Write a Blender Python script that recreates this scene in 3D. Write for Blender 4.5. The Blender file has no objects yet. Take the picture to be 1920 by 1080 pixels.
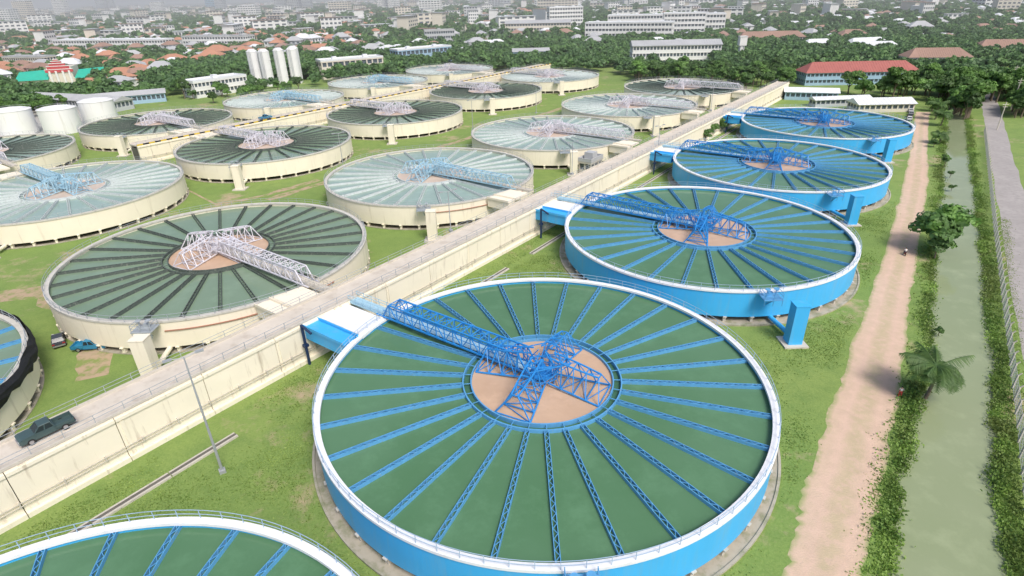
import bpy, math, random
import numpy as np
from mathutils import Vector, Matrix
random.seed(7); rng=np.random.default_rng(7)
K=1.4                      # layout units -> metres
scn=bpy.context.scene; COL=scn.collection
U=np.array([.592,.806]); V=np.array([-.806,.592])
def st(s,t): 
    p=U*s+V*t; return (float(p[0]),float(p[1]))
def to_st(x,y): return (x*U[0]+y*U[1], x*V[0]+y*V[1])
# ------------------------------------------------------------ materials
def new_mat(name):
    m=bpy.data.materials.new(name); m.use_nodes=True
    nt=m.node_tree; b=nt.nodes['Principled BSDF']; return m,nt,b
def N(nt,t,**kw):
    n=nt.nodes.new(t)
    for k,v in kw.items(): setattr(n,k,v)
    return n
def noise(nt,scale,detail=4,vec=(1,1,1),rough=.55):
    g=N(nt,'ShaderNodeNewGeometry'); mp=N(nt,'ShaderNodeMapping'); mp.inputs['Scale'].default_value=vec
    nt.links.new(g.outputs['Position'],mp.inputs['Vector'])
    n=N(nt,'ShaderNodeTexNoise'); n.inputs['Scale'].default_value=scale; n.inputs['Detail'].default_value=detail; n.inputs['Roughness'].default_value=rough
    nt.links.new(mp.outputs[0],n.inputs['Vector']); return n.outputs['Fac']
def ramp(nt,src,a,b,ca=(0,0,0),cb=(1,1,1)):
    r=N(nt,'ShaderNodeValToRGB'); r.color_ramp.elements[0].position=a; r.color_ramp.elements[1].position=b
    r.color_ramp.elements[0].color=(*ca,1); r.color_ramp.elements[1].color=(*cb,1)
    nt.links.new(src,r.inputs[0]); return r.outputs[0]
def mix(nt,fac,a,b,mode='MIX'):
    m=N(nt,'ShaderNodeMix',data_type='RGBA',blend_type=mode)
    if isinstance(fac,(int,float)): m.inputs[0].default_value=fac
    else: nt.links.new(fac,m.inputs[0])
    for i,c in ((6,a),(7,b)):
        if isinstance(c,tuple): m.inputs[i].default_value=(*c,1)
        else: nt.links.new(c,m.inputs[i])
    return m.outputs[2]
def bump(nt,b,src,strength,dist=.05):
    bp=N(nt,'ShaderNodeBump'); bp.inputs['Strength'].default_value=strength; bp.inputs['Distance'].default_value=dist
    nt.links.new(src,bp.inputs['Height']); nt.links.new(bp.outputs[0],b.inputs['Normal'])
def sc(c,k): return tuple(min(1,x*k) for x in c)
def pmat(name,col,rough=.6,var=.25,scale=.6,stain=None,sth=(.56,.72),svec=(1,1,1),sscale=1.,metal=0,bmp=0):
    m,nt,b=new_mat(name)
    c=mix(nt,noise(nt,scale,5),sc(col,1+var*.5),sc(col,1-var))
    if stain: c=mix(nt,ramp(nt,noise(nt,sscale,6,svec,.65),*sth),c,stain)
    nt.links.new(c,b.inputs['Base Color']); b.inputs['Roughness'].default_value=rough; b.inputs['Metallic'].default_value=metal
    if bmp: bump(nt,b,noise(nt,6,4),bmp)
    return m
SV=(1.2,1.2,.12)
cream=pmat('cream_render',(.86,.79,.65),.85,.12,.25,(.58,.51,.40),(.57,.80),SV,.8,bmp=.15)
cream2=pmat('cream_plaster',(.87,.80,.65),.85,.14,.2,(.50,.43,.33),(.57,.74),SV,1.0,bmp=.15)
blue=pmat('blue_wall_paint',(.055,.45,.88),.45,.12,.25,(.12,.42,.72),(.50,.78),SV,.8)
blued=pmat('blue_steel_paint',(.03,.27,.69),.4,.25,1.5)
bluel=pmat('launder_blue_paint',(.11,.36,.66),.45,.3,1.2,(.24,.32,.34),(.58,.75),(1,1,1),2.)
lblue=pmat('light_blue_paint',(.38,.60,.73),.5,.2,1.,(.5,.47,.43),(.6,.75),(1,1,1),2.)
greyw=pmat('pale_grey_paint',(.70,.69,.75),.5,.2,1.,(.46,.41,.39),(.6,.78),(1,1,1),2.)
whitel=pmat('pale_launder_paint',(.62,.67,.67),.6,.25,1.,(.36,.38,.36),(.55,.75),(1,1,1),1.5)
darkl=pmat('algae_dark_steel',(.095,.12,.105),.7,.4,1.5,(.25,.26,.23),(.54,.75),(1,1,1),2.)
rimw=pmat('rim_white_paint',(.81,.83,.86),.6,.08,.5,(.60,.61,.60),(.58,.82),(1,1,1),.9)
rimc=pmat('rim_grey_concrete',(.60,.58,.53),.85,.3,.7,(.36,.34,.30),(.55,.75),(1,1,1),1.2)
conc=pmat('concrete',(.58,.54,.47),.9,.25,.6,(.33,.31,.25),(.55,.78),(1,1,1),.7,bmp=.2)
apron=pmat('apron_concrete',(.44,.40,.32),.9,.3,.6,(.24,.25,.15),(.48,.66),(1,1,1),.6,bmp=.2)
deckm=pmat('deck_concrete',(.64,.58,.50),.9,.22,.35,(.46,.40,.33),(.5,.75),(1,1,1),.5,bmp=.15)
darkc=pmat('dark_concrete',(.14,.13,.11),.9,.4,.5)  # plain dark tone for tank undersides, channel core and drain slot
navy=pmat('navy_pipe',(.01,.03,.09),.5)
rust=pmat('red_brown_pipe',(.42,.20,.14),.6)
railm=pmat('grey_rail',(.38,.42,.45),.5)
railb=pmat('blue_rail',(.38,.52,.68),.5)
netm=pmat('black_netting',(.012,.014,.018),.9,.5,3,bmp=.6)
steel=pmat('galvanised_steel',(.44,.46,.48),.5,.2,metal=.3)
yel=pmat('yellow_paint',(.7,.5,.05),.6); blk=pmat('black_paint',(.02,.02,.02),.6)
def water(name,c1,c2,rough=.08,bstr=.10,scale=.05,bs=1.6):
    m,nt,b=new_mat(name)
    k=mix(nt,ramp(nt,noise(nt,scale,6,(1,1,1),.6),.32,.68),c1,c2); k=mix(nt,ramp(nt,noise(nt,.22,7,(1,1,1),.7),.5,.85),k,sc(c2,1.22))
    nt.links.new(k,b.inputs['Base Color'])
    b.inputs['Roughness'].default_value=rough; b.inputs['IOR'].default_value=1.33
    bump(nt,b,noise(nt,bs,3),bstr,.04); return m
wgreen=water('green_water',(.080,.185,.090),(.105,.215,.120))
wgrey=water('grey_green_water',(.17,.25,.165),(.205,.285,.20))
wpale=water('pale_water',(.25,.345,.29),(.30,.40,.355))
wbrown=water('brown_water',(.50,.34,.23),(.56,.39,.27),.3,.15,.25)
wbrown2=water('pale_brown_water',(.54,.42,.33),(.60,.48,.39),.3,.15,.2)
wcanal=water('canal_water',(.25,.30,.165),(.29,.33,.20),.06,.05,.03,1.1)
wdeep=water('ring_water',(.05,.14,.08),(.065,.16,.10))
# ------------------------------------------------------------ mesh builder
class MB:
    def __init__(s): s.v=[];s.f=[];s.m=[]
    def add(s,vs,fs,mi=0):
        o=len(s.v); s.v+= [tuple(map(float,p)) for p in vs]; s.f+=[tuple(i+o for i in f) for f in fs]; s.m+=[mi]*len(fs)
    def box(s,c,d,rot=0,mi=0,taper=1):
        cx,cy,cz=c; a,b,h=d[0]/2,d[1]/2,d[2]/2; cr,sr=math.cos(rot),math.sin(rot)
        vs=[]
        for z,k in ((-h,1),(h,taper)):
            for x,y in ((-a,-b),(a,-b),(a,b),(-a,b)):
                x*=k;y*=k; vs.append((cx+x*cr-y*sr,cy+x*sr+y*cr,cz+z))
        s.add(vs,[(3,2,1,0),(4,5,6,7),(0,1,5,4),(1,2,6,5),(2,3,7,6),(3,0,4,7)],mi)
    def beam(s,p,q,w,h=None,mi=0):
        h=h or w; p=Vector(p);q=Vector(q);d=(q-p).normalized()
        up=Vector((0,0,1)) if abs(d.z)<.95 else Vector((1,0,0))
        a=d.cross(up).normalized()*w/2; b=a.cross(d).normalized()*h/2
        vs=[x+i*a+j*b for x in (p,q) for i,j in ((-1,-1),(1,-1),(1,1),(-1,1))]
        s.add(vs,[(0,1,2,3),(7,6,5,4),(0,4,5,1),(1,5,6,2),(2,6,7,3),(3,7,4,0)],mi)
    def lathe(s,prof,seg=96,mi=0,c=(0,0),a0=0,a1=2*math.pi,close=False):
        n=len(prof); full=abs(a1-a0-2*math.pi)<1e-6; k=seg if full else seg+1
        vs=[(c[0]+r*math.cos(a0+(a1-a0)*i/seg),c[1]+r*math.sin(a0+(a1-a0)*i/seg),z) for i in range(k) for r,z in prof]
        fs=[]
        for i in range(seg):
            j=(i+1)%k
            for t in range(n if close else n-1):
                u=(t+1)%n
                fs.append((i*n+t,j*n+t,j*n+u,i*n+u))
        s.add(vs,fs,mi)
    def cyl(s,p,q,r,r2=None,seg=10,mi=0):
        r2=r if r2 is None else r2; p=Vector(p);q=Vector(q);d=(q-p).normalized()
        up=Vector((0,0,1)) if abs(d.z)<.95 else Vector((1,0,0))
        a=d.cross(up).normalized();b=d.cross(a).normalized()
        vs=[]
        for x,rr in ((p,r),(q,r2)):
            for i in range(seg):
                t=2*math.pi*i/seg; vs.append(x+a*math.cos(t)*rr+b*math.sin(t)*rr)
        fs=[(i,(i+1)%seg,(i+1)%seg+seg,i+seg) for i in range(seg)]+[tuple(range(seg-1,-1,-1)),tuple(range(seg,2*seg))]
        s.add(vs,fs,mi)
    def disc(s,r,z,seg=96,mi=0):
        s.add([(r*math.cos(2*math.pi*i/seg),r*math.sin(2*math.pi*i/seg),z) for i in range(seg)],[tuple(range(seg))],mi)
    def mesh(s,name,mats):
        me=bpy.data.meshes.new(name); me.from_pydata(s.v,[],s.f)
        for m in (mats if isinstance(mats,(list,tuple)) else [mats]): me.materials.append(m)
        me.polygons.foreach_set('material_index',s.m); me.update(); return me
def ob(name,data,parent=None,loc=(0,0,0),rot=0,label=None,cat=None,group=None,kind=None,scale=None):
    o=bpy.data.objects.new(name,data); COL.objects.link(o); o.location=loc; o.rotation_euler=(0,0,rot)
    if scale: o.scale=(scale,)*3 if isinstance(scale,(int,float)) else scale
    if parent: o.parent=parent
    if label: o['label']=label
    if cat: o['category']=cat
    if group: o['group']=group
    if kind: o['kind']=kind
    return o
# ------------------------------------------------------------ clarifier tank parts
cache={}
def pm(key,fn,mats):
    k=(key,tuple(m.name for m in (mats if isinstance(mats,(list,tuple)) else [mats])))
    if k not in cache:
        b=MB(); fn(b); cache[k]=b.mesh(key,mats)
    return cache[k]
R0=20.; RI=7.2; RW=6.45; NL=30
def f_wall(b):
    b.lathe([(R0-.38,3.97),(R0-.38,.8),(R0-.06,.8),(R0-.06,3.97)],192,0)
    b.lathe([(R0-.38,.82),(15,.5),(.01,.3)],96,1)  # underside coloured dark so the gap behind the legs reads dark
def f_rim(b): b.lathe([(R0-.52,3.97),(R0+.05,3.97),(R0+.05,4.2),(R0-.52,4.2)],192,0,close=True)
def f_water(b): b.lathe([(RI+.02,3.66),(R0-.38,3.66)],128,0)
def f_ringw(b): b.lathe([(RW,3.6),(RI-.08,3.6)],96,0)
def f_well(b): b.disc(RW-.03,3.72,96)
def f_ring(b):
    b.lathe([(RI-.07,3.2),(RI+.05,3.2),(RI+.05,4.0),(RI-.07,4.0)],96,0,close=True)
    b.lathe([(RW-.05,3.2),(RW+.07,3.2),(RW+.07,4.0),(RW-.05,4.0)],96,0,close=True)
    for i in range(30):
        a=2*math.pi*(i+.5)/30; b.beam((RW*math.cos(a),RW*math.sin(a),3.93),(RI*math.cos(a),RI*math.sin(a),3.93),.06)
def f_launder(b):
    x0,x1=RI+.06,R0-.39
    for y in (-.17,.17): b.box(((x0+x1)/2,y,3.8),(x1-x0,.05,.34))
    b.box(((x0+x1)/2,0,3.63),(x1-x0,.29,.08),mi=1)
    n=30
    for i in range(n):
        xa=x0+(x1-x0)*i/n; xb=x0+(x1-x0)*(i+1)/n; s=1 if i%2 else -1
        b.beam((xa,-.15*s,3.95),(xb,.15*s,3.95),.04,.04)
def f_rail(b):
    r=R0-.05
    for z in (4.55,4.92): b.lathe([(r-.018,z),(r+.018,z),(r+.018,z+.035),(r-.018,z+.035)],120,0,close=True)
    for i in range(80):
        a=2*math.pi*i/80; b.beam((r*math.cos(a),r*math.sin(a),4.2),(r*math.cos(a),r*math.sin(a),4.95),.04)
def f_leg(b): b.box((0,0,.4),(.5,.32,.8)); b.box((0,0,.76),(.9,.4,.1))
def f_foot(b):
    b.lathe([(R0-1.4,0),(R0-1.4,.1),(R0+.55,.1),(R0+.55,0)],128,0)
    b.lathe([(R0+.57,0),(R0+.57,.2),(R0+.78,.2),(R0+.78,0)],128,0)
def f_foot2(b): b.lathe([(R0-1.6,0),(R0-1.6,.1),(R0+.05,.1),(R0+.05,0)],128,0)
def f_arc(b): b.lathe([(R0-.02,2.9),(R0+.1,2.9),(R0+.1,3.0),(R0-.02,3.0)],40,0,a0=-1.45,a1=-.45,close=True)
def mk_bridge(L):
    def f(b):
        x0,x1=1.0,R0-.1; n=17; y=.8; zb,zt=4.42,6.1; d=(x1-x0)/n
        X=[x0+i*d for i in range(n+1)]
        for s in (-y,y):
            b.beam((x0,s,zb),(x1+1.0,s,zb),.15)
            b.beam((X[1],s,zt),(X[n-1],s,zt),.14)
            b.beam((X[0],s,zb),(X[1],s,zt),.12); b.beam((X[n],s,zb),(X[n-1],s,zt),.12)
            for i in range(1,n): b.beam((X[i],s,zb),(X[i],s,zt),.08)
            for i in range(1,n-1):
                if i%2: b.beam((X[i],s,zb),(X[i+1],s,zt),.08)
                else: b.beam((X[i],s,zt),(X[i+1],s,zb),.08)
            b.beam((x0,s*.9,zb+.75),(x1,s*.9,zb+.75),.05)
        for i in range(1,n):
            b.beam((X[i],-y,zt),(X[i],y,zt),.08); b.beam((X[i],-y,zb),(X[i],y,zb),.09)
            if i<n-1: b.beam((X[i],-y if i%2 else y,zt),(X[i+1],y if i%2 else -y,zt),.06)
    return f
def mk_deck(L):
    def f(b):
        b.box(((1+L)/2,0,4.5),(L-1,1.15,.07))
        for s in (-.6,.6):
            for z in (4.9,5.25): b.beam((R0-.5,s,z),(L,s,z),.045)
            for i in range(6):
                x=R0-.5+(L-R0+.5)*i/5; b.beam((x,s,4.5),(x,s,5.25),.045)
        b.box(((R0+L)/2,0,4.36),(L-R0,1.3,.16))
    return f
def f_cage(b):
    for i in range(8):
        a=2*math.pi*i/8; c,s=math.cos(a),math.sin(a); a2=a+math.pi/4; c2,s2=math.cos(a2),math.sin(a2)
        if i%2==0:
            b.beam((1.3*c,1.3*s,3.5),(1.3*c,1.3*s,5.6),.12); b.beam((1.3*c,1.3*s,5.6),(.35*c,.35*s,6.8),.1)
            b.beam((1.3*c,1.3*s,5.6),(1.3*math.cos(a+math.pi/2),1.3*math.sin(a+math.pi/2),5.6),.1)
            b.beam((1.3*c,1.3*s,4.2),(1.3*math.cos(a+math.pi/2),1.3*math.sin(a+math.pi/2),5.6),.07)
        b.beam((1.6*c,1.6*s,4.4),(1.6*c,1.6*s,5.2),.04); b.beam((1.6*c,1.6*s,5.2),(1.6*c2,1.6*s2,5.2),.04)
        b.beam((.5*c,.5*s,4.4),(1.6*c,1.6*s,4.4),.06); b.beam((1.6*c,1.6*s,4.4),(1.6*c2,1.6*s2,4.4),.07)
    b.cyl((0,0,4.36),(0,0,4.42),1.05,seg=14); b.cyl((0,0,4.42),(0,0,5.2),.42,.38,14); b.cyl((0,0,5.2),(0,0,5.8),.22,.22,10); b.cyl((0,0,3.5),(0,0,4.36),.45,seg=14)
    b.box((.5,.45,4.7),(.6,.4,.45),.4)
    for k in range(4):
        a=math.radians(9+90*k); c,s=math.cos(a),math.sin(a)
        P=lambda x,y,z:(x*c-y*s,x*s+y*c,z)
        n=4; xs=[1.0+(6.0-1.0)*i/n for i in range(n+1)]
        sec=[]
        for i,x in enumerate(xs):
            t=i/n; w=.8+.85*t; zt=6.6-.9*t; zb=4.1-.3*t; u=.6*w*(1-.7*t)
            sec.append((P(x,-w,zb),P(x,w,zb),P(x-(.5*t),u,zt),P(x-(.5*t),-u,zt)))
        for i in range(n):
            A_,B2=sec[i],sec[i+1]
            for j in range(4): b.beam(A_[j],B2[j],.12)
            for j,l in ((0,3),(1,2)):
                b.beam(A_[j],B2[l],.07); b.beam(B2[j],B2[l],.09)
            for j,l in ((0,1),(3,2)):
                b.beam(B2[j],B2[l],.09)
                b.beam(A_[j] if i%2 else A_[l],B2[l] if i%2 else B2[j],.06)
        a2=math.radians(9+90*(k+1)); c2,s2=math.cos(a2),math.sin(a2)
        b.beam((2.8*c,2.8*s,6.2),(2.8*c2,2.8*s2,6.2),.08); b.beam((2.8*c,2.8*s,4.1),(2.8*c2,2.8*s2,6.2),.06)
def f_col(b):
    b.box((0,0,.1),(2.6,2.4,.2)); b.box((0,0,2.55),(1.5,1.35,4.7),mi=1); b.box((0,0,4.95),(1.6,1.45,.1),mi=1)
    b.cyl((0,.6,.6),(-.6,4.9,.6),.28,seg=12,mi=1)
def f_plat(b):
    b.box((0,0,3.95),(2.2,1.8,.1)); 
    for x,y in ((-1.0,-.8),(1.0,-.8),(1.0,.8),(-1.0,.8),(0,-.8)):
        b.beam((x,y,3.2 if y<0 else 3.9),(x,y,4.75),.05)
    for z in (4.4,4.75):
        b.beam((-1.0,-.8,z),(1.0,-.8,z),.045); b.beam((1.0,-.8,z),(1.0,.8,z),.045); b.beam((-1.0,-.8,z),(-1.0,.8,z),.045)
    b.cyl((-.5,0,4.0),(-.5,0,4.9),.06); b.cyl((-.5,0,4.9),(-.5,0,4.95),.3,seg=14)
    b.cyl((.5,.1,4.0),(.5,.1,4.9),.06); b.cyl((.5,.1,4.9),(.5,.1,4.95),.3,seg=14)
    b.box((.0,.4,4.2),(.5,.35,.45)); b.beam((0,-.8,3.95),(0,.8,2.6),.1)
def f_net(b):
    rr=random.Random(3); seg=110
    vs=[];n=7
    for i in range(seg):
        a=2*math.pi*i/seg; d=2.7+.5*math.sin(i*.37)+rr.uniform(-.3,.3); top=4.75+.18*math.sin(i*.9)+rr.uniform(-.1,.1)
        for k in range(n):
            t=k/(n-1); z=top-(top-d)*t; r=R0+.1+.3*math.sin(t*3.14)+rr.uniform(0,.16)
            vs.append((r*math.cos(a),r*math.sin(a),z))
    fs=[(i*n+k,((i+1)%seg)*n+k,((i+1)%seg)*n+k+1,i*n+k+1) for i in range(seg) for k in range(n-1)]
    b.add(vs,fs)
def tank(x,y,R,pal,side,L,inlet=True,label='',group='',pipe=False):
    s=R/R0
    T=ob('clarifier_tank',None,loc=(x,y,0),label=label,cat='water treatment tank',group=group); T.scale=(s,s,1)
    wallm,rimM,launM,trussM,wat,brown,rl=pal
    isb=wallm is blue
    ob('tank_wall',pm('tank_wall',f_wall,[wallm,darkc]),T)
    ob('rim_walkway',pm('rim_walkway',f_rim,rimM),T)
    ob('water_surface',pm('water_surface',f_water,wat),T)
    ob('ring_channel_water',pm('ring_channel_water',f_ringw,wdeep if isb else wat),T)
    ob('center_well_water',pm('center_well_water',f_well,brown),T)
    ob('center_ring',pm('center_ring',f_ring,launM),T)
    ob('safety_railing',pm('safety_railing',f_rail,rl),T)
    ob('footing',pm('footing' if isb else 'footing2',f_foot if isb else f_foot2,apron),T)
    ang=math.atan2(V[1]*side,V[0]*side)
    lm=pm('launder',f_launder,[launM,wat])
    for i in range(NL): ob('launder',lm,T,rot=ang+2*math.pi*(i+.5)/NL)
    lg=pm('support_leg',f_leg,wallm if not isb else conc)
    for i in range(40):
        a=2*math.pi*i/40; ob('support_leg',lg,T,loc=((R0-.35)*math.cos(a),(R0-.35)*math.sin(a),0),rot=a)
    ob('truss_bridge',pm('truss_bridge',mk_bridge(L),trussM),T,rot=ang)
    ob('bridge_deck',pm('bridge_deck%d'%int(L*10),mk_deck(L),conc if not isb else lblue),T,rot=ang)
    ob('center_cage',pm('center_cage',f_cage,trussM),T,rot=ang)
    ob('outlet_column',pm('outlet_column',f_col,[conc,wallm]),T,loc=(2.8,-24.5,0),rot=0)
    ob('valve_platform',pm('valve_platform',f_plat,railm if not isb else bluel),T,loc=(1.2,-21.0,0))
    if pipe: ob('wall_pipe',pm('wall_pipe',f_arc,rust),T)
    def f_in(b):
        b.box(((19.2+L)/2,0,3.45),(L-19.2,1.7,1.5)); b.box(((19.2+L)/2,-.95,4.3),(L-19.2,.1,.35)); b.box(((19.2+L)/2,.95,4.3),(L-19.2,.1,.35))
    def f_slab(b):
        b.add([(R0-.2,-.9,4.24),(L,-.9,4.24),(L,-4.6,4.24),(R0-1.1,-4.6,4.24),(R0-.2,-.9,3.9),(L,-.9,3.9),(L,-4.6,3.9),(R0-1.1,-4.6,3.9)],[(3,2,1,0),(4,5,6,7),(0,1,5,4),(1,2,6,5),(2,3,7,6),(3,0,4,7)])
    sgn=1 if side>0 else -1
    off=5.9*sgn
    ca,sa=math.cos(ang),math.sin(ang)
    ob('inlet_channel',pm('inlet_channel%d'%int(L*10),f_in,wallm),T,loc=(-sa*off,ca*off,0),rot=ang)
    o=ob('landing_slab',pm('landing_slab%d'%int(L*10),f_slab,rimM if isb else wallm),T,rot=ang)
    if side>0: o.scale=(1,-1,1)
    return T
PB=(blue,rimw,bluel,blued,wgreen,wbrown,railb)
GB='blue clarifier tanks in a row'
lb='large round bright blue clarifier tank with white rim and blue truss'
for x,y,r in ((-23,8,20),(2.5,43.2,20),(28,78.2,20),(52.9,112.5,19.7),(80,148.5,19.6)):
    tank(x,y,r,PB,1,25.7,True,lb,GB)
def cp(l,t,w,b): return (cream,rimc,l,t,w,b,railm)
GC='cream clarifier tanks in rows'
lt={'d':'round cream clarifier tank with dark launders and pale grey truss bridge','p':'round cream clarifier tank with pale launders and pale water','b':'round cream clarifier tank with light blue truss bridge'}
A=[(-66.4,39.3,bluel,bluel,wgrey,'b'),(-40.8,74.9,darkl,greyw,wgrey,'d'),(-15.3,111.1,whitel,lblue,wpale,'p'),(11,145.7,whitel,greyw,wpale,'p'),(36.6,180.4,whitel,greyw,wpale,'p'),(61.7,212.2,darkl,greyw,wpale,'d')]
for i,(x,y,l,t,w,k) in enumerate(A):
    T=tank(x,y,20.1,cp(l,t,w,wbrown if i<2 else wbrown2),-1,23.6,True,lt[k],GC,pipe=i in(1,2))
    if i==0:
        ob('black_netting',pm('black_netting',f_net,netm),T)
        T['label']='round cream clarifier tank with black netting draped over its rim'
C=[(-84,107,whitel,lblue,wpale,'b'),(-58.6,141.4,darkl,greyw,wgrey,'d'),(-33.5,178.7,darkl,greyw,wgrey,'d'),(-7.5,215.8,darkl,greyw,wgrey,'d'),(17.8,250.5,whitel,greyw,wpale,'p')]
for x,y,l,t,w,k in C: tank(x,y,20,cp(l,t,w,wbrown2),1,22.7,True,lt[k],GC)
D=[(-127,139,darkl,greyw,wpale,'d'),(-101.5,173.1,darkl,greyw,wgrey,'d'),(-76.9,209.1,whitel,lblue,wpale,'b'),(-51.8,246.8,whitel,lblue,wpale,'b'),(-25.9,280.9,whitel,greyw,wpale,'p')]
for x,y,l,t,w,k in D: tank(x,y,19.8,cp(l,t,w,wbrown2),-1,26.2,True,lt[k],GC)
# ------------------------------------------------------------ channel walls with road on top
def chan(name,p,q,wid,H,label,stripe=False):
    p=np.array(p,float);q=np.array(q,float); d=q-p; Ln=np.linalg.norm(d); a=math.atan2(d[1],d[0])
    T=ob(name,None,loc=(p[0],p[1],0),rot=a,label=label,cat='concrete channel')
    b=MB(); 
    n=int(Ln/7.5)
    for i in range(n):
        x0=Ln*i/n; x1=Ln*(i+1)/n-.06
        for s in (-1,1): b.box(((x0+x1)/2,s*(wid/2-.2),(H-.05)/2),(x1-x0,.4,H-.05))
        b.box(((x0+x1)/2,-wid/2-.08,H-.35),(x1-x0,.14,.3)); 
        if i%2:
            for s in (-1,1): b.box((x0+.4,s*(wid/2+.03),(H-.6)/2),(.3,.12,H-.6))
        b.box(((x0+x1)/2,-wid/2-.18,.22),(x1-x0,.34,.44))
    b.box((Ln/2,0,H/2-.4),(Ln,wid-.9,H-.8),mi=1)
    ob('channel_wall',b.mesh('channel_wall',[cream2,darkc]),T)
    b=MB(); b.box((Ln/2,0,H-.15),(Ln,wid-.5,.3)); ob('road_deck',b.mesh('road_deck',deckm),T)
    b=MB()
    for s in (-1,1): 
        if stripe and s<0:
            m=int(Ln/1.4)
            for i in range(m): b.box((Ln*(i+.5)/m,s*(wid/2-.13),H+.14),(Ln/m,.24,.3),mi=1+i%2)
        else: b.box((Ln/2,s*(wid/2-.13),H+.11),(Ln,.24,.22))
    ob('kerb',b.mesh('kerb',[conc,yel,blk]),T)
    b=MB(); m=int(Ln/2.2)
    for s in (-1,1):
        y=s*(wid/2-.13)
        for z in (H+.6,H+.95): b.beam((0,y,z),(Ln,y,z),.035)
        for i in range(m): b.beam((Ln*i/m,y,H+.2),(Ln*i/m,y,H+.97),.045)
    ob('railing',b.mesh('railing',railm),T)
    b=MB()
    for z in (1.2,1.5): b.cyl((0,-wid/2-.2,z),(Ln,-wid/2-.2,z),.04,seg=6)
    for i in range(int(Ln/3)): b.box((i*3.,-wid/2-.13,1.35),(.1,.26,.5))
    ob('service_pipe',b.mesh('service_pipe',conc),T)
    return T
chan('raised_channel',(-76.1,-14.3),(97.3,212.7),4.0,4.6,'long cream concrete channel wall with a narrow road on top')
chan('raised_channel',st(60,156.3),st(255,155.3),4.2,4.4,'cream concrete channel with yellow and black striped kerb',True)
b=MB(); b.cyl((0,0,0),(0,0,4.9),.16,seg=8); b.cyl((0,0,4.9),(1.4,0,4.3),.14,seg=8); b.box((0,0,2.4),(.5,.5,.3)); pmh=b.mesh('down_pipe',navy)
for x,y in ((2.5,43.2),(28,78.2),(52.9,112.5),(80,148.5)):
    s,t=to_st(x,y); p=st(s-7.4,48.6-(s*.02 if s>60 else 0)); ob('down_pipe',pmh,loc=(*p,0),rot=-.6,label='dark navy down pipe against the cream channel wall',cat='pipe',group='pipes at the channel wall')
# ------------------------------------------------------------ ground, canal, roads
m_ground,nt,bs=new_mat('grass_ground')
n1=noise(nt,.035,6); n2=noise(nt,.28,7,(1,1,1),.65); n3=noise(nt,3.5,6,(1,1,1),.7)
g=mix(nt,ramp(nt,n1,.35,.65),(.16,.275,.055),(.245,.335,.08))
g=mix(nt,ramp(nt,n2,.42,.68),g,(.12,.225,.045))
g=mix(nt,ramp(nt,n3,.35,.72),mix(nt,.35,g,(.11,.18,.04)),mix(nt,.4,g,(.33,.38,.13)))
g=mix(nt,ramp(nt,noise(nt,.055,8,(1,1,1),.75),.56,.67),g,(.42,.33,.21))
geo=N(nt,'ShaderNodeNewGeometry'); sx=N(nt,'ShaderNodeSeparateXYZ'); nt.links.new(geo.outputs['Position'],sx.inputs[0])
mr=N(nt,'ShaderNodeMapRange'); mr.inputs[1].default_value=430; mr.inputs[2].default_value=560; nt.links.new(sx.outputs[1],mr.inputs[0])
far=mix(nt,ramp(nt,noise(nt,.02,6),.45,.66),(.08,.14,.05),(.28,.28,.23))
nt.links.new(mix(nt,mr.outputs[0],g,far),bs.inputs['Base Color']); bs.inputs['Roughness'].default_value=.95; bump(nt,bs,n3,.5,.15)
m_bank=pmat('bank_soil',(.19,.24,.08),.95,.4,.6,(.25,.21,.13),(.55,.66),(1,1,1),.5)
Lc=[(-36,-56),(-5.8,-15),(24.4,25.3),(30.4,33.6),(41.7,47.5),(58.5,71.9),(73.1,92.3),(97.6,128),(119.4,158.6),(145,196),(170,232)]
Rc=[(-27,-56),(3,-15),(32.9,25),(38.4,33.6),(48.4,47.2),(65.3,71.5),(79.3,91.9),(103.6,127.5),(124.8,158.1),(149,196),(172,232)]
b=MB()
def ext_rows():
    out=[]
    for i in range(len(Lc)-1):
        k=8
        for j in range(k):
            t=j/k
            l=np.array(Lc[i])*(1-t)+np.array(Lc[i+1])*t; r=np.array(Rc[i])*(1-t)+np.array(Rc[i+1])*t
            l=l+rng.uniform(-.4,.35,2)*[1,0]; r=r+rng.uniform(-.35,.4,2)*[1,0]
            out.append((l,r))
    out.append((np.array(Lc[-1],float),np.array(Rc[-1],float))); return out
RW_=ext_rows(); nr=len(RW_)
vs=[]
FX=9000
vs+=[(-FX,-800,0),(-35-400,-800,0),(-34,-800,0),(-33,-800,0),(-32,-800,0),(FX,-800,0)]
for k,(l,r) in enumerate(RW_):
    dz=-.9 if k<nr-1 else -.0
    vs+=[(-FX,l[1],0),(l[0]-.5,l[1],.0),(l[0]+.3,l[1],dz),(r[0]-.3,r[1],dz),(r[0]+.5,r[1],0),(FX,r[1],0)]
y=14000; vs+=[(-FX,y,0),(169,y,0),(170,y,0),(171,y,0),(172,y,0),(FX,y,0)]
nrow=nr+2; fs=[];mi=[]
for k in range(nrow-1):
    for j in range(5):
        fs.append((k*6+j,k*6+j+1,(k+1)*6+j+1,(k+1)*6+j)); mi.append(0 if j in(0,4) or k in(0,nrow-2) else 1)
b.add(vs,fs); b.m=mi
ob('ground',b.mesh('ground',[m_ground,m_bank]),kind='structure')
b=MB(); vs=[]
for l,r in RW_[:-1]: vs+=[(l[0]-.6,l[1],-.2),(r[0]+.6,r[1],-.2)]
b.add(vs,[(2*i,2*i+1,2*i+3,2*i+2) for i in range(len(vs)//2-1)]); ob('canal_water',b.mesh('canal_water',wcanal),kind='structure')
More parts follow.
